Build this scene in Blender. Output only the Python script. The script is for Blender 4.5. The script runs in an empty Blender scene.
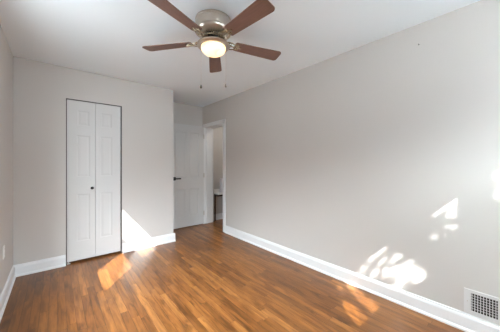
import bpy, bmesh, math, random
from mathutils import Vector, Matrix
C = bpy.context.scene.collection
S = bpy.context.scene
R = math.radians

# ------------------------------------------------------------------ camera, sky, sun, exposure
TH = 0.7031
cd = bpy.data.cameras.new('camera'); cam = bpy.data.objects.new('camera', cd); C.objects.link(cam)
cam.location = (0, 0, 1.254); cam.rotation_euler = (math.pi/2, 0, -TH)
cd.sensor_width = 36; cd.lens = 228.94/500*36; cd.shift_y = -(166-163.57)/500; cd.clip_start = .02
S.camera = cam

wd = bpy.data.worlds.new('sky'); S.world = wd; wd.use_nodes = True
wn = wd.node_tree.nodes; bg = wn['Background']
# bright veiled sky overhead, dimmer towards the horizon
tc = wn.new('ShaderNodeTexCoord'); sx_ = wn.new('ShaderNodeSeparateXYZ'); mr = wn.new('ShaderNodeMapRange')
mr.interpolation_type = 'SMOOTHSTEP'
wd.node_tree.links.new(tc.outputs['Generated'], sx_.inputs[0]); wd.node_tree.links.new(sx_.outputs[2], mr.inputs[0])
mr.inputs['From Min'].default_value = 0.12; mr.inputs['From Max'].default_value = 0.75
mr.inputs['To Max'].default_value = 132.0
mx_ = wn.new('ShaderNodeMapRange'); wd.node_tree.links.new(sx_.outputs[0], mx_.inputs[0])    # brighter to the open side behind the house
mx_.inputs['From Min'].default_value = -0.80; mx_.inputs['From Max'].default_value = -0.30
mx_.inputs['To Min'].default_value = 3.5; mx_.inputs['To Max'].default_value = 20.0
wd.node_tree.links.new(mx_.outputs[0], mr.inputs['To Min'])
wd.node_tree.links.new(mr.outputs[0], bg.inputs[1])
bg.inputs[0].default_value = (0.835, 0.92, 1.0, 1)

SUN = Vector((0.635, 0.772, -0.79))
sd = bpy.data.lights.new('sun', 'SUN'); sun = bpy.data.objects.new('sun', sd); C.objects.link(sun)
sd.energy = 25.0; sd.angle = R(0.45); sd.color = (1.0, 0.98, 0.95)
sun.rotation_euler = SUN.to_track_quat('-Z', 'Y').to_euler(); sun.location = (-6, -6, 9)

S.view_settings.view_transform = 'Standard'; S.view_settings.look = 'None'
S.view_settings.gamma = 1; S.view_settings.use_curve_mapping = False
S.view_settings.exposure = 0.13
cy = S.cycles
cy.max_bounces = 14; cy.diffuse_bounces = 10; cy.glossy_bounces = 5; cy.transparent_max_bounces = 12
cy.sample_clamp_indirect = 6.0; cy.use_denoising = True
cy.caustics_reflective = False; cy.caustics_refractive = False

def portal(name, loc, rot, sx, sy):
    l = bpy.data.lights.new(name, 'AREA'); l.shape = 'RECTANGLE'; l.size = sx; l.size_y = sy
    l.cycles.is_portal = True
    o = bpy.data.objects.new(name, l); C.objects.link(o); o.location = loc; o.rotation_euler = rot
    return o

# ------------------------------------------------------------------ room numbers
L, W, D, A, E, B, H = -0.361, 2.354, 3.618, 4.32, 1.447, -0.62, 2.44
T = 0.14                                    # outer wall thickness
WR = 0.20                                   # wall with the doorway
DY0, DY1, DH = 3.53, 4.25, 2.0              # doorway clear opening in the right wall
HX, HY0, HY1 = 3.75, 2.3, 4.38              # hall

# ------------------------------------------------------------------ materials
def mat(name, col, rough=.5, metal=0, spec=.5, **k):
    m = bpy.data.materials.new(name); m.use_nodes = True
    b = m.node_tree.nodes['Principled BSDF']
    b.inputs['Base Color'].default_value = (*col, 1); b.inputs['Roughness'].default_value = rough
    b.inputs['Metallic'].default_value = metal; b.inputs['Specular IOR Level'].default_value = spec
    for a, v in k.items(): b.inputs[a.replace('_', ' ')].default_value = v
    return m
def noisy(name, c1, c2, scale, rough, bump=0, metal=0, spec=.5, stretch=(1, 1, 1), detail=3):
    m = mat(name, c1, rough, metal, spec); nt = m.node_tree; N = nt.nodes; b = N['Principled BSDF']
    tc = N.new('ShaderNodeTexCoord'); mp = N.new('ShaderNodeMapping'); no = N.new('ShaderNodeTexNoise'); mx = N.new('ShaderNodeMix')
    mx.data_type = 'RGBA'; mp.inputs['Scale'].default_value = stretch
    no.inputs['Scale'].default_value = scale; no.inputs['Detail'].default_value = detail
    nt.links.new(tc.outputs['Object'], mp.inputs[0]); nt.links.new(mp.outputs[0], no.inputs['Vector'])
    nt.links.new(no.outputs[0], mx.inputs[0]); mx.inputs[6].default_value = (*c1, 1); mx.inputs[7].default_value = (*c2, 1)
    nt.links.new(mx.outputs[2], b.inputs['Base Color'])
    if bump:
        bu = N.new('ShaderNodeBump'); bu.inputs['Strength'].default_value = bump; bu.inputs['Distance'].default_value = .002
        nt.links.new(no.outputs[0], bu.inputs['Height']); nt.links.new(bu.outputs[0], b.inputs['Normal'])
    return m
M = {}
M['wall'] = noisy('wall_paint', (.555, .533, .512), (.575, .553, .532), 2.0, .6, 0, 0, .3)
M['ceil'] = noisy('ceiling_paint', (.825, .895, .95), (.84, .91, .965), 3.0, .8, 0, 0, .2)
M['trim'] = noisy('white_trim_paint', (.74, .75, .76), (.77, .78, .79), 6, .35)
M['door'] = noisy('white_door_paint', (.585, .585, .58), (.61, .61, .605), 5, .4)
M['black'] = noisy('black_metal', (.012, .012, .012), (.02, .02, .02), 40, .35, 0, .6)
M['dark'] = mat('cavity_shade', (.03, .028, .026), .9)  # shade behind the vent slats, put into the colour
M['track'] = mat('dark_bronze_metal', (.10, .095, .09), .5, .4)
M['nickel'] = noisy('brushed_nickel', (.44, .39, .33), (.58, .52, .46), 30, .28, .05, 1, .5, (1, 1, 14))
M['brass'] = noisy('aged_brass', (.34, .28, .20), (.5, .43, .33), 25, .25, 0, 1)
M['plastic'] = mat('white_plastic', (.82, .82, .80), .4)
M['vent'] = noisy('white_vent_enamel', (.62, .62, .62), (.66, .66, .66), 12, .4)
M['bark'] = noisy('bark', (.09, .06, .04), (.16, .11, .07), 12, .9, .5)
M['leaf'] = noisy('leaves', (.05, .12, .02), (.10, .2, .04), 5, .6)
M['patio'] = noisy('pale_concrete', (.85, .86, .87), (.9, .91, .92), 2, .9, .3)
M['table_white'] = mat('white_lacquer', (.8, .8, .79), .35)
M['table_dark'] = noisy('dark_stained_wood', (.03, .02, .015), (.06, .04, .03), 12, .4)
M['box'] = mat('bluish_white_card', (.72, .73, .78), .6)
M['plaster_out'] = mat('outer_render', (.6, .58, .54), .9)

def glass_mat():
    m = bpy.data.materials.new('window_glass'); m.use_nodes = True; nt = m.node_tree; N = nt.nodes; N.clear()
    o = N.new('ShaderNodeOutputMaterial'); mx = N.new('ShaderNodeMixShader'); t = N.new('ShaderNodeBsdfTransparent'); g = N.new('ShaderNodeBsdfGlossy')
    g.inputs['Roughness'].default_value = .02; t.inputs[0].default_value = (.97, .98, .97, 1); mx.inputs[0].default_value = .06
    nt.links.new(t.outputs[0], mx.inputs[1]); nt.links.new(g.outputs[0], mx.inputs[2]); nt.links.new(mx.outputs[0], o.inputs[0])
    return m
M['glass'] = glass_mat()

def floor_mat():
    m = mat('oak_strip_floor', (.3, .15, .06), .3); nt = m.node_tree; N = nt.nodes; Lk = nt.links; b = N['Principled BSDF']
    def n(t, **k):
        x = N.new(t)
        for a, v in k.items(): setattr(x, a, v)
        return x
    def ma(op, a, bb=None, c=None):
        x = n('ShaderNodeMath', operation=op)
        for i, v in enumerate((a, bb, c)):
            if v is None: continue
            if isinstance(v, (int, float)): x.inputs[i].default_value = v
            else: Lk.new(v, x.inputs[i])
        return x.outputs[0]
    tc = n('ShaderNodeTexCoord'); sp = n('ShaderNodeSeparateXYZ'); Lk.new(tc.outputs['Object'], sp.inputs[0])
    X, Y = sp.outputs[0], sp.outputs[1]
    PW = .0572
    r = ma('DIVIDE', ma('ADD', X, 10), PW); row = ma('FLOOR', r); fx = ma('FRACT', r)
    wn1 = n('ShaderNodeTexWhiteNoise', noise_dimensions='1D'); Lk.new(row, wn1.inputs['W'])
    wn1b = n('ShaderNodeTexWhiteNoise', noise_dimensions='1D'); Lk.new(ma('ADD', row, 77.3), wn1b.inputs['W'])
    ln = ma('MULTIPLY_ADD', wn1b.outputs[0], .5, .55)                # board length per row
    q = ma('ADD', ma('DIVIDE', ma('ADD', Y, 10), ln), ma('MULTIPLY', wn1.outputs[0], 9))
    bi = ma('FLOOR', q); fy = ma('FRACT', q)
    cv = n('ShaderNodeCombineXYZ'); Lk.new(row, cv.inputs[0]); Lk.new(bi, cv.inputs[1])
    wn2 = n('ShaderNodeTexWhiteNoise', noise_dimensions='3D'); Lk.new(cv.outputs[0], wn2.inputs['Vector'])
    # grain, shifted board by board
    gv = n('ShaderNodeCombineXYZ')
    Lk.new(ma('MULTIPLY', X, 20), gv.inputs[0]); Lk.new(ma('MULTIPLY', Y, 2.0), gv.inputs[1]); Lk.new(ma('MULTIPLY', wn2.outputs[0], 50), gv.inputs[2])
    g1 = n('ShaderNodeTexNoise'); g1.inputs['Scale'].default_value = 1.5; g1.inputs['Detail'].default_value = 5; g1.inputs['Distortion'].default_value = .8; Lk.new(gv.outputs[0], g1.inputs['Vector'])
    g2 = n('ShaderNodeTexNoise'); g2.inputs['Scale'].default_value = 7; g2.inputs['Detail'].default_value = 2; Lk.new(gv.outputs[0], g2.inputs['Vector'])
    cr = n('ShaderNodeValToRGB'); el = cr.color_ramp.elements
    el[0].position = 0; el[0].color = (.150, .054, .012, 1); el[1].position = 1; el[1].color = (.29, .118, .030, 1)
    e = el.new(.35); e.color = (.192, .070, .015, 1); e = el.new(.7); e.color = (.232, .088, .020, 1)
    Lk.new(wn2.outputs[0], cr.inputs[0])
    def mixc(fac, a, col, mode='MULTIPLY'):
        x = n('ShaderNodeMix', data_type='RGBA', blend_type=mode)
        if isinstance(fac, float): x.inputs[0].default_value = fac
        else: Lk.new(fac, x.inputs[0])
        Lk.new(a, x.inputs[6])
        if isinstance(col, tuple): x.inputs[7].default_value = col
        else: Lk.new(col, x.inputs[7])
        return x.outputs[2]
    gr = n('ShaderNodeValToRGB'); gr.color_ramp.elements[0].position = .33; gr.color_ramp.elements[0].color = (.50, .44, .38, 1)
    gr.color_ramp.elements[1].position = .62; gr.color_ramp.elements[1].color = (1.17, 1.17, 1.17, 1); Lk.new(g1.outputs[0], gr.inputs[0])
    c = mixc(.85, cr.outputs[0], gr.outputs[0])
    gr2 = n('ShaderNodeValToRGB'); gr2.color_ramp.elements[0].position = .3; gr2.color_ramp.elements[0].color = (.75, .72, .7, 1)
    gr2.color_ramp.elements[1].position = .6; gr2.color_ramp.elements[1].color = (1, 1, 1, 1); Lk.new(g2.outputs[0], gr2.inputs[0])
    c = mixc(.6, c, gr2.outputs[0])
    # dark mineral streaks and knots
    kv = n('ShaderNodeCombineXYZ'); Lk.new(ma('MULTIPLY', X, 9), kv.inputs[0]); Lk.new(ma('MULTIPLY', Y, 3.0), kv.inputs[1]); Lk.new(ma('MULTIPLY', wn2.outputs[0], 30), kv.inputs[2])
    kn = n('ShaderNodeTexNoise'); kn.inputs['Scale'].default_value = 1.3; kn.inputs['Detail'].default_value = 4; Lk.new(kv.outputs[0], kn.inputs['Vector'])
    kr = n('ShaderNodeMapRange'); kr.inputs['From Min'].default_value = .62; kr.inputs['From Max'].default_value = .76; Lk.new(kn.outputs[0], kr.inputs[0])
    c = mixc(ma('MULTIPLY', kr.outputs[0], .75), c, (.22, .15, .1, 1))
    # seams
    ex = ma('MINIMUM', fx, ma('SUBTRACT', 1, fx)); sx = ma('LESS_THAN', ex, .028)
    ey = ma('MULTIPLY', ma('MINIMUM', fy, ma('SUBTRACT', 1, fy)), ln); sy = ma('LESS_THAN', ey, .0015)
    seam = ma('MAXIMUM', sx, sy)
    c = mixc(ma('MULTIPLY', seam, .6), c, (.2, .12, .08, 1))
    Lk.new(c, b.inputs['Base Color'])
    ro = n('ShaderNodeMapRange'); ro.inputs['To Min'].default_value = .26; ro.inputs['To Max'].default_value = .38; Lk.new(g1.outputs[0], ro.inputs[0]); Lk.new(ro.outputs[0], b.inputs['Roughness'])
    bu = n('ShaderNodeBump'); bu.inputs['Strength'].default_value = .25; bu.inputs['Distance'].default_value = .001
    Lk.new(ma('SUBTRACT', g1.outputs[0], seam), bu.inputs['Height']); Lk.new(bu.outputs[0], b.inputs['Normal'])
    b.inputs['Specular IOR Level'].default_value = .5
    return m
M['floor'] = floor_mat()

def blade_mat():
    m = noisy('walnut_blade', (.055, .024, .017), (.17, .080, .054), 6, .45, 0, 0, .5, (1.2, 12, 4), 5)
    return m
M['blade'] = blade_mat()
def bowl_mat():
    m = mat('lit_frosted_glass', (.9, .8, .62), .35); nt = m.node_tree; N = nt.nodes; b = N['Principled BSDF']
    # alabaster swirl in the lit glass
    no = N.new('ShaderNodeTexNoise'); no.inputs['Scale'].default_value = 9; no.inputs['Distortion'].default_value = 1.5
    tc = N.new('ShaderNodeTexCoord'); nt.links.new(tc.outputs['Object'], no.inputs['Vector'])
    cr = N.new('ShaderNodeValToRGB'); cr.color_ramp.elements[0].color = (.85, .50, .20, 1); cr.color_ramp.elements[1].color = (1, .82, .52, 1)
    cr.color_ramp.elements[0].position = .3; cr.color_ramp.elements[1].position = .65
    nt.links.new(no.outputs[0], cr.inputs[0]); nt.links.new(cr.outputs[0], b.inputs['Emission Color'])
    b.inputs['Emission Strength'].default_value = 1.15
    return m
M['bowl'] = bowl_mat()
def lamp_mat(s):
    m = mat('hall_fill_glass', (.9, .88, .84), .4); b = m.node_tree.nodes['Principled BSDF']
    b.inputs['Emission Color'].default_value = (1, .93, .84, 1); b.inputs['Emission Strength'].default_value = s
    return m
M['opal'] = lamp_mat(30)

# ------------------------------------------------------------------ helpers
def obj(name, bm, m, parent=None, smooth=False):
    bmesh.ops.recalc_face_normals(bm, faces=bm.faces)
    me = bpy.data.meshes.new(name); bm.to_mesh(me); bm.free()
    if m: me.materials.append(M[m] if isinstance(m, str) else m)
    if smooth:
        for p in me.polygons: p.use_smooth = True
        me.set_sharp_from_angle(angle=R(40))
    o = bpy.data.objects.new(name, me); C.objects.link(o)
    if parent: o.parent = parent
    return o
def tag(o, label, cat, group=None):
    o['label'] = label; o['category'] = cat
    if group: o['group'] = group
    return o
def thing(name, label, cat, loc=(0, 0, 0), rz=0, group=None):
    o = bpy.data.objects.new(name, None); C.objects.link(o); o.empty_display_size = .1
    o.location = loc; o.rotation_euler = (0, 0, rz)
    return tag(o, label, cat, group)
def struct_root(name, loc, rz=0, label=None):
    o = bpy.data.objects.new(name, None); C.objects.link(o); o.location = loc; o.rotation_euler = (0, 0, rz); o.empty_display_size = .1
    o['kind'] = 'structure'
    if label: o['label'] = label
    return o
def box(bm, x0, y0, z0, x1, y1, z1, bev=0):
    r = bmesh.ops.create_cube(bm, size=1, matrix=Matrix.Translation(((x0+x1)/2, (y0+y1)/2, (z0+z1)/2)) @ Matrix.Diagonal((abs(x1-x0), abs(y1-y0), abs(z1-z0), 1)))
    if bev:
        es = set(e for v in r['verts'] for e in v.link_edges)
        bmesh.ops.bevel(bm, geom=list(es), offset=bev, segments=2, profile=.5, affect='EDGES')
    return bm
def NB(): return bmesh.new()
def bx(*a, **k): return box(NB(), *a, **k)
def struct(name, bm, m, label=None, smooth=False):
    o = obj(name, bm, m, None, smooth); o['kind'] = 'structure'
    if label: o['label'] = label
    return o
def lathe(bm, prof, n=40, c=(0, 0, 0)):
    rings = []
    for r, z in prof:
        if r < 1e-5: rings.append([bm.verts.new((c[0], c[1], c[2]+z))])
        else: rings.append([bm.verts.new((c[0]+r*math.cos(2*math.pi*i/n), c[1]+r*math.sin(2*math.pi*i/n), c[2]+z)) for i in range(n)])
    for a, b in zip(rings, rings[1:]):
        for i in range(n):
            j = (i+1) % n
            if len(a) == 1 and len(b) == 1: continue
            if len(a) == 1: bm.faces.new((a[0], b[i], b[j]))
            elif len(b) == 1: bm.faces.new((a[i], a[j], b[0]))
            else: bm.faces.new((a[i], a[j], b[j], b[i]))
    return bm
def tube(bm, pts, r, n=8, cap=True):
    pts = [Vector(p) for p in pts]; rr = r if isinstance(r, (list, tuple)) else [r]*len(pts); prev = None; rings = []
    for i, p in enumerate(pts):
        t = (pts[min(i+1, len(pts)-1)] - pts[max(i-1, 0)]).normalized()
        if prev is None:
            a = Vector((0, 0, 1)) if abs(t.z) < .9 else Vector((1, 0, 0)); u = t.cross(a).normalized()
        else: u = (prev - t*prev.dot(t)).normalized()
        prev = u; v = t.cross(u)
        rings.append([bm.verts.new(p + (u*math.cos(2*math.pi*k/n) + v*math.sin(2*math.pi*k/n))*rr[i]) for k in range(n)])
    for a, b in zip(rings, rings[1:]):
        for k in range(n): bm.faces.new((a[k], a[(k+1) % n], b[(k+1) % n], b[k]))
    if cap: bm.faces.new(rings[0]); bm.faces.new(list(reversed(rings[-1])))
    return bm
def extrude_profile(bm, prof, p0, p1, out):
    """profile of (distance off the wall, height), run from p0 to p1; out = unit vector off the wall."""
    out = Vector(out); P = []
    for p in (Vector(p0), Vector(p1)):
        P.append([bm.verts.new(p + out*a + Vector((0, 0, h))) for a, h in prof])
    n = len(prof)
    for i in range(n): bm.faces.new((P[0][i], P[0][(i+1) % n], P[1][(i+1) % n], P[1][i]))
    bm.faces.new(P[0]); bm.faces.new(list(reversed(P[1])))
    return bm

# ------------------------------------------------------------------ shell
struct('floor', bx(L-T, B-T, -.1, HX+T, HY1+T, 0), 'floor')
struct('ceiling', bx(L-T, B-T, H, HX+T, HY1+T, H+.12), 'ceil')

# left wall with its window
WY0, WY1, WZ0, WZ1 = 1.57, 2.36, .80, 2.13
bm = NB()
box(bm, L-T, B-T, 0, L, WY0, H); box(bm, L-T, WY1, 0, L, HY1+T, H)
box(bm, L-T, WY0, 0, L, WY1, WZ0); box(bm, L-T, WY0, WZ1, L, WY1, H)
struct('wall_left', bm, 'wall')
# rear wall (behind the camera) with its high double window
RX0, RX1, RZ0, RZ1 = .40, 2.30, 1.40, 2.12
bm = NB()
box(bm, L, B-T, 0, RX0, B, H); box(bm, RX1, B-T, 0, W, B, H)
box(bm, RX0, B-T, 0, RX1, B, RZ0); box(bm, RX0, B-T, RZ1, RX1, B, H)
struct('wall_rear', bm, 'wall')
# right wall with the doorway
bm = NB()
box(bm, W, B-T, 0, W+WR, DY0-.02, H); box(bm, W, DY1+.02, 0, W+WR, A, H); box(bm, W, DY0-.02, DH+.02, W+WR, DY1+.02, H)
struct('wall_right', bm, 'wall')
# far wall with the closet opening
CX0, CX1, CH = .094, .708, 2.062
bm = NB()
box(bm, L, D, 0, CX0, D+.1, H); box(bm, CX1, D, 0, E, D+.1, H); box(bm, CX0, D, CH, CX1, D+.1, H)
struct('wall_far', bm, 'wall')
struct('wall_closet_side', bx(E-.1, D+.1, 0, E, A, H), 'wall')
struct('wall_alcove', bx(L, A, 0, W+WR, HY1+T, H), 'wall')
# hall
struct('wall_hall_end', bx(W+WR, HY1, 0, HX+T, HY1+T, H), 'wall')
struct('wall_hall_right', bx(HX, HY0-.1, 0, HX+T, HY1, H), 'wall')
struct('wall_hall_near', bx(W+WR, HY0-.1, 0, HX, HY0, H), 'wall')

# baseboards
BP = [(0, 0), (.026, 0), (.026, .012), (.022, .02), (.016, .024), (.016, .100), (.013, .112), (.009, .120), (.009, .128), (.004, .132), (0, .132)]
def baseb(name, runs):
    bm = NB()
    for p0, p1, out in runs: extrude_profile(bm, BP, p0, p1, out)
    return struct(name, bm, 'trim')
baseb('baseboard_left', [((L, B, 0), (L, D, 0), (1, 0, 0))])
baseb('baseboard_right', [((W, B, 0), (W, DY0-.075, 0), (-1, 0, 0))])
baseb('baseboard_far', [((L, D, 0), (CX0-.002, D, 0), (0, -1, 0)), ((CX1+.002, D, 0), (E+.026, D, 0), (0, -1, 0))])
baseb('baseboard_alcove', [((E, D, 0), (E, A, 0), (1, 0, 0)), ((E, A, 0), (W, A, 0), (0, -1, 0))])
baseb('baseboard_rear', [((L, B, 0), (W, B, 0), (0, 1, 0))])
baseb('baseboard_hall', [((W+WR+.08, HY1, 0), (HX, HY1, 0), (0, -1, 0)), ((HX, HY0, 0), (HX, HY1, 0), (-1, 0, 0))])

# doorway casing and jamb (right wall)
bm = NB(); cw = .068
for x0, x1, s in ((W-.018, W, -1), (W+WR, W+WR+.018, 1)):
    box(bm, x0, DY0-cw, 0, x1, DY0+.004, DH+cw, bev=.004)
    box(bm, x0, DY1-.004, 0, x1, min(DY1+cw, A-.002), DH+cw, bev=.004)
    box(bm, x0, DY0-cw, DH-.004, x1, min(DY1+cw, A-.002), DH+cw, bev=.004)
struct('trim_1', bm, 'trim', 'white door casing around the hall doorway')
bm = NB()
box(bm, W, DY0-.02, 0, W+WR, DY0, DH+.02); box(bm, W, DY1, 0, W+WR, DY1+.02, DH+.02); box(bm, W, DY0, DH, W+WR, DY1, DH+.02)
box(bm, W+.045, DY0, 0, W+.085, DY0+.012, DH); box(bm, W+.045, DY1-.012, 0, W+.085, DY1, DH); box(bm, W+.045, DY0, DH-.012, W+.085, DY1, DH)
struct('trim_2', bm, 'trim', 'white door jamb and stop lining the hall doorway')

# ------------------------------------------------------------------ panelled door leaf, front face on local y=0 looking to -y, x from 0..w
def leaf(w, h, th, panels, steps=((.0, .0), (.010, .0032), (.016, .0032), (.038, .001))):
    bm = NB()
    xs = sorted({0, w, *[p[0] for p in panels], *[p[1] for p in panels]})
    zs = sorted({0, h, *[p[2] for p in panels], *[p[3] for p in panels]})
    def rect(x0, x1, z0, z1, y): return [bm.verts.new(v) for v in ((x0, y, z0), (x1, y, z0), (x1, y, z1), (x0, y, z1))]
    for side in (0, 1):
        Y = (lambda d: d) if side == 0 else (lambda d: th-d)
        for i in range(len(xs)-1):
            for j in range(len(zs)-1):
                cx, cz = (xs[i]+xs[i+1])/2, (zs[j]+zs[j+1])/2
                if any(p[0] < cx < p[1] and p[2] < cz < p[3] for p in panels): continue
                bm.faces.new(rect(xs[i], xs[i+1], zs[j], zs[j+1], Y(0)))
        for (x0, x1, z0, z1) in panels:
            prev = rect(x0, x1, z0, z1, Y(0))
            for ins, dep in steps[1:]:
                cur = rect(x0+ins, x1-ins, z0+ins, z1-ins, Y(dep))
                for k in range(4): bm.faces.new((prev[k], prev[(k+1) % 4], cur[(k+1) % 4], cur[k]))
                prev = cur
            bm.faces.new(prev)
    for a, b in (((0, 0), (w, 0)), ((w, 0), (w, h)), ((w, h), (0, h)), ((0, h), (0, 0))):
        bm.faces.new([bm.verts.new(v) for v in ((a[0], 0, a[1]), (b[0], 0, b[1]), (b[0], th, b[1]), (a[0], th, a[1]))])
    bmesh.ops.remove_doubles(bm, verts=bm.verts, dist=1e-5)
    return bm

# closet bifold door
d1 = struct_root('door_1', ((CX0+CX1)/2, D+.012, 0), 0, 'white two-leaf bifold closet door with a small black knob')
lw = .2915; lh = 2.022
for k, x in enumerate((CX0+.0115, CX0+.0115+lw+.003)):
    pa, pb_ = ((.095, .235), (.052, .192))[k]
    pn = [(pa, pb_, .235, .835), (pa, pb_, 1.055, 1.585), (pa+.008, pb_-.008, 1.71, 1.90)]
    o = obj('door_leaf', leaf(lw, lh, .03, pn), 'door', d1); o.location = (x-(CX0+CX1)/2, 0, .028)
    if k == 0:
        kb = NB(); lathe(kb, [(0, 0), (.009, 0), (.008, .012), (.017, .017), (.019, .026), (.016, .031), (0, .032)], 20)
        bmesh.ops.rotate(kb, verts=kb.verts, matrix=Matrix.Rotation(R(90), 3, 'X'))
        kn = obj('knob', kb, 'black', o, True); kn.location = (lw-.036, .0, .908); kn['label'] = 'small black knob'
tr = obj('track', bx(-(CX1-CX0)/2, -.004, CH-.008, (CX1-CX0)/2, .03, CH), 'track', d1)
for s in (-1, 1):
    w2 = (CX1-CX0)/2
    obj('gap_shade', bx(s*w2, -.010, 0, s*(w2-.0095), .03, CH-.012), 'track', d1)  # dark strips standing in for the shaded gap beside the leaves
pb = NB(); box(pb, -w2+.008, -.006, .003, -w2+.045, .02, .008); box(pb, -w2+.008, -.006, .003, -w2+.012, .02, .03); box(pb, -w2+.02, -.002, .008, -w2+.028, .006, .028)
obj('pivot_bracket', pb, 'vent', d1)
# closet rod and shelf stay inside, hidden by the closed door

# entry door standing open in the alcove
d2 = struct_root('door_2', (1.632, 4.243, .012), 0, 'white four-panel door standing open against the alcove wall')
dw = .706; dh = 2.008
pn = [(.105, .325, .19, .745), (.381, .601, .19, .745), (.105, .325, .965, 1.86), (.381, .601, .965, 1.86)]
lf = obj('door_leaf', leaf(dw, dh, .035, pn, ((0, 0), (.012, .007), (.020, .007), (.045, .003))), 'door', d2)
hb = NB(); box(hb, .040, -.010, .920, .106, 0, .986, bev=.002)
box(hb, .062, -.045, .942, .084, -.008, .964, bev=.002); box(hb, .062, -.054, .940, .195, -.038, .966, bev=.004)
hd = obj('door_handle', hb, 'black', d2); hd['label'] = 'black lever handle on a square plate'
for z in (.22, 1.0, 1.80):
    g = NB(); tube(g, [(dw+.004, -.006, z-.045), (dw+.004, -.006, z+.045)], .006, 10); box(g, dw-.001, -.004, z-.045, dw+.001, .03, z+.045)
    obj('hinge', g, 'nickel', d2)

# ------------------------------------------------------------------ windows
def quadpane(bm, x0, x1, z0, z1): box(bm, x0, -.002, z0, x1, .002, z1)
# window_1 in the left wall: local x along +Y of the room, local y into the outside, local z up
def sash(bm, x0, x1, z0, z1, gx0, gx1, gz0, gz1, y0, y1):
    box(bm, x0, y0, z0, gx0, y1, z1); box(bm, gx1, y0, z0, x1, y1, z1)
    box(bm, gx0, y0, z0, gx1, y1, gz0); box(bm, gx0, y0, gz1, gx1, y1, z1)
w1 = struct_root('window_1', (L, 0, 0), R(90), 'white double-hung window in the left wall')
# with rz=90: local x -> +Y, local y -> -X (outwards)
bm = NB(); sash(bm, WY0, WY1, WZ0, WZ1, WY0+.02, WY1-.02, WZ0+.02, WZ1-.02, .03, .13)
obj('window_frame', bm, 'trim', w1)
GY0, GY1 = 1.650, 2.238
for nm, z0, z1, g0, g1 in (('lower_sash', WZ0+.02, 1.50, .975, 1.435), ('upper_sash', 1.50, WZ1-.02, 1.622, 2.045)):
    bm = NB(); sash(bm, WY0+.02, WY1-.02, z0, z1, GY0, GY1, g0, g1, .06, .082)
    s = obj(nm, bm, 'trim', w1)
    g = NB(); box(g, GY0, .069, g0, GY1, .073, g1); obj('pane', g, 'glass', s)
bm = NB(); box(bm, WY0-.05, -.05, WZ0-.022, WY1+.05, .03, WZ0, bev=.004); obj('window_sill', bm, 'trim', w1)
bm = NB(); sash(bm, WY0-.07, WY1+.07, WZ0-.09, WZ1+.07, WY0, WY1, WZ0-.02, WZ1, -.016, 0); obj('casing', bm, 'trim', w1)
# window_2 in the rear wall: local y -> -Y (outwards), rz=180: local x -> -X
w2r = struct_root('window_2', (0, B, 0), R(180), 'white high double window in the rear wall')
bm = NB(); sash(bm, -RX1, -RX0, RZ0, RZ1, -RX1+.02, -RX0-.02, RZ0+.02, RZ1-.02, .03, .13)
obj('window_frame', bm, 'trim', w2r)
g0, g1 = 1.490, 2.027
for x0, x1, ga, gb in ((-1.605, -RX0-.02, -1.535, -.50), (-RX1+.02, -1.605, -2.22, -1.678)):
    bm = NB(); sash(bm, x0, x1, RZ0+.02, RZ1-.02, ga, gb, g0, g1, .06, .082)
    s = obj('sash', bm, 'trim', w2r)
    g = NB(); box(g, ga, .069, g0, gb, .073, g1); obj('pane', g, 'glass', s)
bm = NB(); box(bm, -RX1-.04, -.05, RZ0-.022, -RX0+.05, .03, RZ0, bev=.004); obj('window_sill', bm, 'trim', w2r)
bm = NB(); sash(bm, -RX1-.05, -RX0+.07, RZ0-.09, RZ1+.07, -RX1, -RX0, RZ0-.02, RZ1, -.016, 0); obj('casing', bm, 'trim', w2r)
portal('portal_left', (L-T-.02, (WY0+WY1)/2, (WZ0+WZ1)/2), (0, R(-90), 0), WZ1-WZ0, WY1-WY0)
portal('portal_rear', ((RX0+RX1)/2, B-T-.02, (RZ0+RZ1)/2), (R(90), 0, 0), RX1-RX0, RZ1-RZ0)

# ------------------------------------------------------------------ ceiling fan
FX, FY = .997, 1.645
fan = thing('ceiling_fan', 'brushed nickel ceiling fan with five walnut blades and a lit bowl light', 'ceiling fan', (FX, FY, H))
bm = lathe(NB(), [(0, 0), (.140, 0), (.147, -.003), (.149, -.010), (.149, -.016), (.144, -.020), (.144, -.026), (.149, -.030), (.149, -.078), (.145, -.084), (.145, -.090), (.148, -.094), (.146, -.106), (.134, -.118), (.112, -.126), (.098, -.130), (0, -.130)], 48)
obj('motor_housing', bm, 'nickel', fan, True)
bm = lathe(NB(), [(0, -.129), (.078, -.129), (.078, -.165), (.066, -.172), (0, -.172)], 32); obj('motor', bm, 'black', fan, True)
bm = NB()
for i in range(30):
    a = 2*math.pi*i/30
    tube(bm, [(.094*math.cos(a), .094*math.sin(a), -.126), (.086*math.cos(a), .086*math.sin(a), -.150)], .0035, 6)
lathe(bm, [(.080, -.148), (.090, -.148), (.092, -.154), (.088, -.160), (.080, -.160), (.080, -.148)], 40)
obj('vent_ring', bm, 'brass', fan, True)
bm = lathe(NB(), [(0, -.171), (.052, -.171), (.060, -.180), (.100, -.190), (.124, -.198), (.134, -.206), (.134, -.214), (.126, -.222), (.112, -.224), (0, -.215)], 48)
obj('light_fitter', bm, 'nickel', fan, True)
prof = [(.100, -.218), (.101, -.230)] + [(.101*math.cos(t), -.230-.062*math.sin(t)) for t in [math.pi/2*i/10 for i in range(1, 10)]] + [(0, -.292)]
bowl = obj('light_bowl', lathe(NB(), prof, 48), 'bowl', fan, True); bowl['label'] = 'warm glowing frosted glass bowl'
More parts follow.
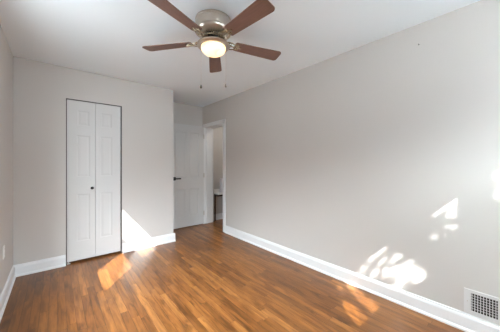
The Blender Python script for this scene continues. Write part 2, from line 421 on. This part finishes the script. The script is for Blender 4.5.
def blade_bm():
    bm = NB(); r0, r1 = .185, .630; out = []
    w0, w1_ = .050, .066; cr = .028
    pts = [(r0, -w0+.012), (r0+.012, -w0)]
    for k in range(6):
        t = -math.pi/2 + math.pi/2*k/5; pts.append((r1-cr+cr*math.cos(t), -w1_+cr+cr*math.sin(t)))
    for k in range(6):
        t = math.pi/2*k/5; pts.append((r1-cr+cr*math.cos(t), w1_-cr+cr*math.sin(t)))
    pts += [(r0+.012, w0), (r0, w0-.012)]
    lo = [bm.verts.new((x, y, -.003)) for x, y in pts]; hi = [bm.verts.new((x, y, .003)) for x, y in pts]
    bm.faces.new(lo); bm.faces.new(hi)
    for i in range(len(pts)):
        j = (i+1) % len(pts); bm.faces.new((lo[i], lo[j], hi[j], hi[i]))
    return bm
def iron_bm():
    bm = NB()
    for s in (-1, 1):
        tube(bm, [(.070, s*.008, .012), (.10, s*.016, .006), (.125, s*.034, -.002), (.15, s*.040, -.008), (.178, s*.030, -.009), (.20, s*.016, -.009)], [.006, .006, .0055, .005, .005, .004], 8)
        tube(bm, [(.135, s*.036, -.006), (.128, s*.020, -.008), (.140, s*.010, -.008), (.152, s*.016, -.008), (.148, s*.024, -.008)], [.004, .004, .0035, .003, .003], 6)
        lathe(bm, [(0, -.012), (.007, -.011), (.008, -.006), (.008, -.002), (0, -.002)], 12, (.215, s*.022, 0))
    tube(bm, [(.065, 0, .012), (.11, 0, .002), (.16, 0, -.008), (.235, 0, -.009)], [.008, .006, .005, .004], 8)
    box(bm, .185, -.032, -.007, .225, .032, -.0035, bev=.001)
    lathe(bm, [(0, -.012), (.007, -.011), (.008, -.006), (.008, -.002), (0, -.002)], 12, (.24, 0, 0))
    return bm
bl0 = ir0 = None
ZB = -.175; TILT = -11
for a in (-87.5, -15.5, 56.5, 128.5, 200.5):
    if bl0 is None:
        bl = bl0 = obj('blade', blade_bm(), 'blade', fan); ir = ir0 = obj('blade_iron', iron_bm(), 'brass', fan, True)
    else:
        bl = bl0.copy(); ir = ir0.copy(); C.objects.link(bl); C.objects.link(ir)
    for o in (bl, ir):
        o.location = (0, 0, ZB); o.rotation_euler = (Matrix.Rotation(R(a), 3, 'Z') @ Matrix.Rotation(R(TILT), 3, 'X')).to_euler()
rt = Vector((math.cos(TH), -math.sin(TH), 0))
for s, zl in ((-1, -.534), (1, -.526)):
    p = rt*s*.100; q = rt*s*.103
    bm = tube(NB(), [(p.x, p.y, -.205), (q.x, q.y, -.225), (q.x, q.y, zl)], .0007, 6)
    ch = obj('pull_chain', bm, 'nickel', fan)
    f = lathe(NB(), [(0, .012), (.003, .010), (.006, .002), (.0085, -.008), (.008, -.016), (.004, -.020), (0, -.021)], 16, (q.x, q.y, zl-.008))
    fo = obj('fob', f, 'track', ch, True); fo['label'] = 'small dark teardrop fob'

# ------------------------------------------------------------------ wall register (return air grille)
vt = thing('air_vent', 'white metal air vent grille low on the right wall', 'air vent', (W, .168, .139))
# local coordinates: x off the wall is -x
y0, y1, z0, z1 = -.106, .106, 0, .179
iy0, iy1, iz0, iz1 = -.068, .068, .025, .156
bm = NB()
for a in ((y0, y1, z0, iz0), (y0, y1, iz1, z1), (y0, iy0, iz0, iz1), (iy1, y1, iz0, iz1)):
    box(bm, -.009, a[0], a[2], -.0005, a[1], a[3])
bmesh.ops.remove_doubles(bm, verts=bm.verts, dist=1e-5)
fr = obj('frame', bm, 'vent', vt)
obj('duct_shade', bx(-.0025, iy0, iz0, -.0008, iy1, iz1), 'dark', vt)  # flat dark sheet in place of the shade inside the opening
n = 9
for i in range(n):
    y = iy0 + (iy1-iy0)*(i+.62)/n
    obj('louver', bx(-.0085, y-.0019, iz0, -.0055, y+.0019, iz1), 'vent', vt)
for i in range(1, 7):
    z = iz0 + (iz1-iz0)*i/7
    obj('cross_bar', bx(-.0050, iy0, z-.0012, -.0028, iy1, z+.0012), 'vent', vt)
for y in (y0+.019, y1-.019):
    s = lathe(NB(), [(0, .003), (.003, .0025), (.004, 0), (0, 0)], 12); bmesh.ops.rotate(s, verts=s.verts, matrix=Matrix.Rotation(R(-90), 3, 'Y'))
    o = obj('screw', s, 'nickel', vt, True); o.location = (-.009, y, .09)

# outlet low on the left wall
ot = thing('wall_outlet', 'white electrical outlet cover low on the left wall', 'outlet', (L, 3.01, .40))
bm = bx(.0, -.035, 0, .006, .035, .114, bev=.002); obj('cover_plate', bm, 'plastic', ot)
for z in (.036, .078):
    bm = bx(.005, -.016, z-.013, .0085, .016, z+.013, bev=.002); r_ = obj('receptacle', bm, 'plastic', ot)
    bm = NB(); box(bm, .0084, -.008, z-.002, .0088, -.006, z+.007); box(bm, .0084, .006, z-.002, .0088, .008, z+.007); obj('slot', bm, 'black', r_)

# nail left high on the right wall
bm = tube(NB(), [(0, 0, 0), (-.018, 0, .004)], .0022, 8); lathe(bm, [(0, .003), (.006, .002), (.006, 0), (0, 0)], 10)
nl = obj('nail', bm, 'track'); nl.location = (W, .556, 2.262)
tag(nl, 'small dark nail high on the right wall below the ceiling', 'nail')

# ------------------------------------------------------------------ hall things seen through the doorway, and an added unseen light
tb = thing('console_table', 'slim white-topped console table with dark legs in the hall', 'table', (2.66, 4.355, 0))
x0, x1, ya, yb = 0, .62, -.20, 0
obj('tabletop', bx(x0-.01, ya, .585, x1+.01, yb, .612, bev=.003), 'table_white', tb)
obj('apron', bx(x0, ya+.005, .550, x1, yb-.003, .585), 'table_dark', tb)
obj('back_rail', bx(x0-.01, yb-.016, .612, x1+.01, yb-.001, .690, bev=.003), 'table_white', tb)
for x in (x0, x1-.028):
    for y in (ya+.005, yb-.031):
        if y < -.1 and x == 0: continue
        obj('leg', bx(x, y, 0, x+.018, y+.018, .552, bev=.002), 'table_dark', tb)
bm = bx(2.775, 4.23, .612, 2.90, 4.325, .93, bev=.012)
tag(obj('storage_box', bm, 'box'), 'upright bluish white box standing on the hall console table', 'box')
hl = thing('hall_fill_light', 'unseen round flush light added to brighten the hall', 'ceiling light', (3.15, 3.5, H))  # lamp out of view, added so that the hall is lit
obj('base', lathe(NB(), [(0, 0), (.15, 0), (.155, -.01), (.15, -.025), (0, -.025)], 32), 'nickel', hl, True)
obj('diffuser', lathe(NB(), [(.14, -.02), (.142, -.04), (.12, -.075), (.07, -.095), (0, -.10)], 32), 'opal', hl, True)

# ------------------------------------------------------------------ outdoors: paving and the tree whose crown dapples the sun
gr = obj('ground', bx(-8, -14, -.2, 8, 12, -.1), 'patio'); gr['kind'] = 'structure'

f_, y0_, h_ = 228.94, 163.57, 1.254
s_, c_ = math.sin(TH), math.cos(TH)
def on_right(px, py):
    u = (px-250)/f_; d = W/(s_+u*c_); return (W, (c_-u*s_)*d, h_+(y0_-py)*d/f_)
def on_floor(px, py):
    u = (px-250)/f_; d = h_*f_/(py-y0_); return ((s_+u*c_)*d, (c_-u*s_)*d, 0)
def to_win(p):           # along the sun's ray back to the rear wall plane
    t = (p[1]-B)/SUN.y; return (p[0]-SUN.x*t, p[2]-SUN.z*t)
WALLP = [
 [(357,273),(368,262),(373,255),(383,247),(391,247),(392,254),(386,261),(388,270),(383,279),(372,275),(362,275)],
 [(390,271),(397,266),(409,266),(421,272),(423,282),(412,285),(395,283)],
 [(400,263),(410,260),(417,266),(408,268)],
 [(388,284),(405,283),(420,277),(432,277),(432,283),(413,296),(398,292)],
 [(391,260),(399,253),(401,256),(393,263)],
 [(425,222),(438,207),(448,200),(460,196),(460,204),(445,209),(434,215)],
 [(447,213),(460,210),(460,217),(449,218)],
 [(432,234),(440,228),(448,231),(443,237),(434,239)],
 [(448,225),(456,223),(455,231),(447,231)],
 [(449,252),(458,250),(458,258),(451,259)],
 [(490,174),(506,168),(506,183),(490,184)],
 [(490,188),(506,187),(506,200),(490,201)],
]
FLOORP = [
 [(345,281),(352,284),(365,296),(383,306),(381,314),(372,313),(358,300)],
 [(344,300),(353,304),(370,321),(365,330),(353,319),(345,309)],
 [(335,283),(343,287),(348,294),(340,293)],
]
POL = [[to_win(on_right(*q)) for q in P] for P in WALLP] + [[to_win(on_floor(*q)) for q in P] for P in FLOORP]
def inside(pt, poly):
    x, y = pt; r = False; n = len(poly)
    for i in range(n):
        (xa, ya), (xb, yb) = poly[i], poly[i-1]
        if (ya > y) != (yb > y) and x < (xb-xa)*(y-ya)/(yb-ya)+xa: r = not r
    return r
random.seed(7)
cen = Vector((1.35, B, 1.68)) - SUN*2.4
tree = thing('tree', 'leafy green tree growing outside the rear window', 'tree', (cen.x, cen.y, -.1))
bm = NB()
tube(bm, [(0, 0, 0), (.03, .02, 1.2), (-.02, .05, 2.4), (.02, 0, 3.2), (0, 0, cen.z-.5)], [.13, .11, .09, .07, .04], 12)
obj('trunk', bm, 'bark', tree, True)
bm = NB(); cnt = 0; RAD = 1.55
base = Vector((cen.x, cen.y, -.1))
SOFT = {0: .6, 1: .05, 2: .6, 3: .5, 4: .4, 5: .12, 6: .3, 7: .6, 8: .3, 9: 3.5, 10: .5, 11: .5, 12: .1, 13: .1, 14: .6}     # clearings that a few stray leaves still cross
RAD = 1.3
for i in range(24000):
    while True:
        v = Vector((random.uniform(-1, 1), random.uniform(-1, 1), random.uniform(-1, 1)))
        if v.length < 1: break
    p = cen + Vector((v.x*RAD, v.y*RAD*.7, v.z*RAD*.8))
    for size in (1, .6, .35):
        ln = random.uniform(.045, .07)*size; wd_ = ln*.5
        rot = Matrix.Rotation(random.uniform(0, 6.28), 3, 'Z') @ Matrix.Rotation(random.uniform(-1.2, 1.2), 3, 'X') @ Matrix.Rotation(random.uniform(-.6, .6), 3, 'Y')
        q = [Vector((0, -ln, 0)), Vector((wd_, 0, .008)), Vector((0, ln, 0)), Vector((-wd_, 0, .008))]
        q = [p + rot @ a for a in q]
        smp = q + [(q[k]+q[(k+1) % 4])/2 for k in range(4)] + [p]
        hit = None
        for a in smp:
            t = (B-a.y)/SUN.y; w_ = (a.x+SUN.x*t, a.z+SUN.z*t)
            for k, P in enumerate(POL):
                if inside(w_, P): hit = k; break
            if hit is not None: break
        if hit is None or (size < 1 and random.random() < SOFT.get(hit, 0)*.3):
            vs = [bm.verts.new(a-base) for a in q]
            bm.faces.new((vs[0], vs[1], vs[2])); bm.faces.new((vs[0], vs[2], vs[3]))
            break
fol = obj('foliage', bm, 'leaf', tree); fol['kind'] = 'stuff'
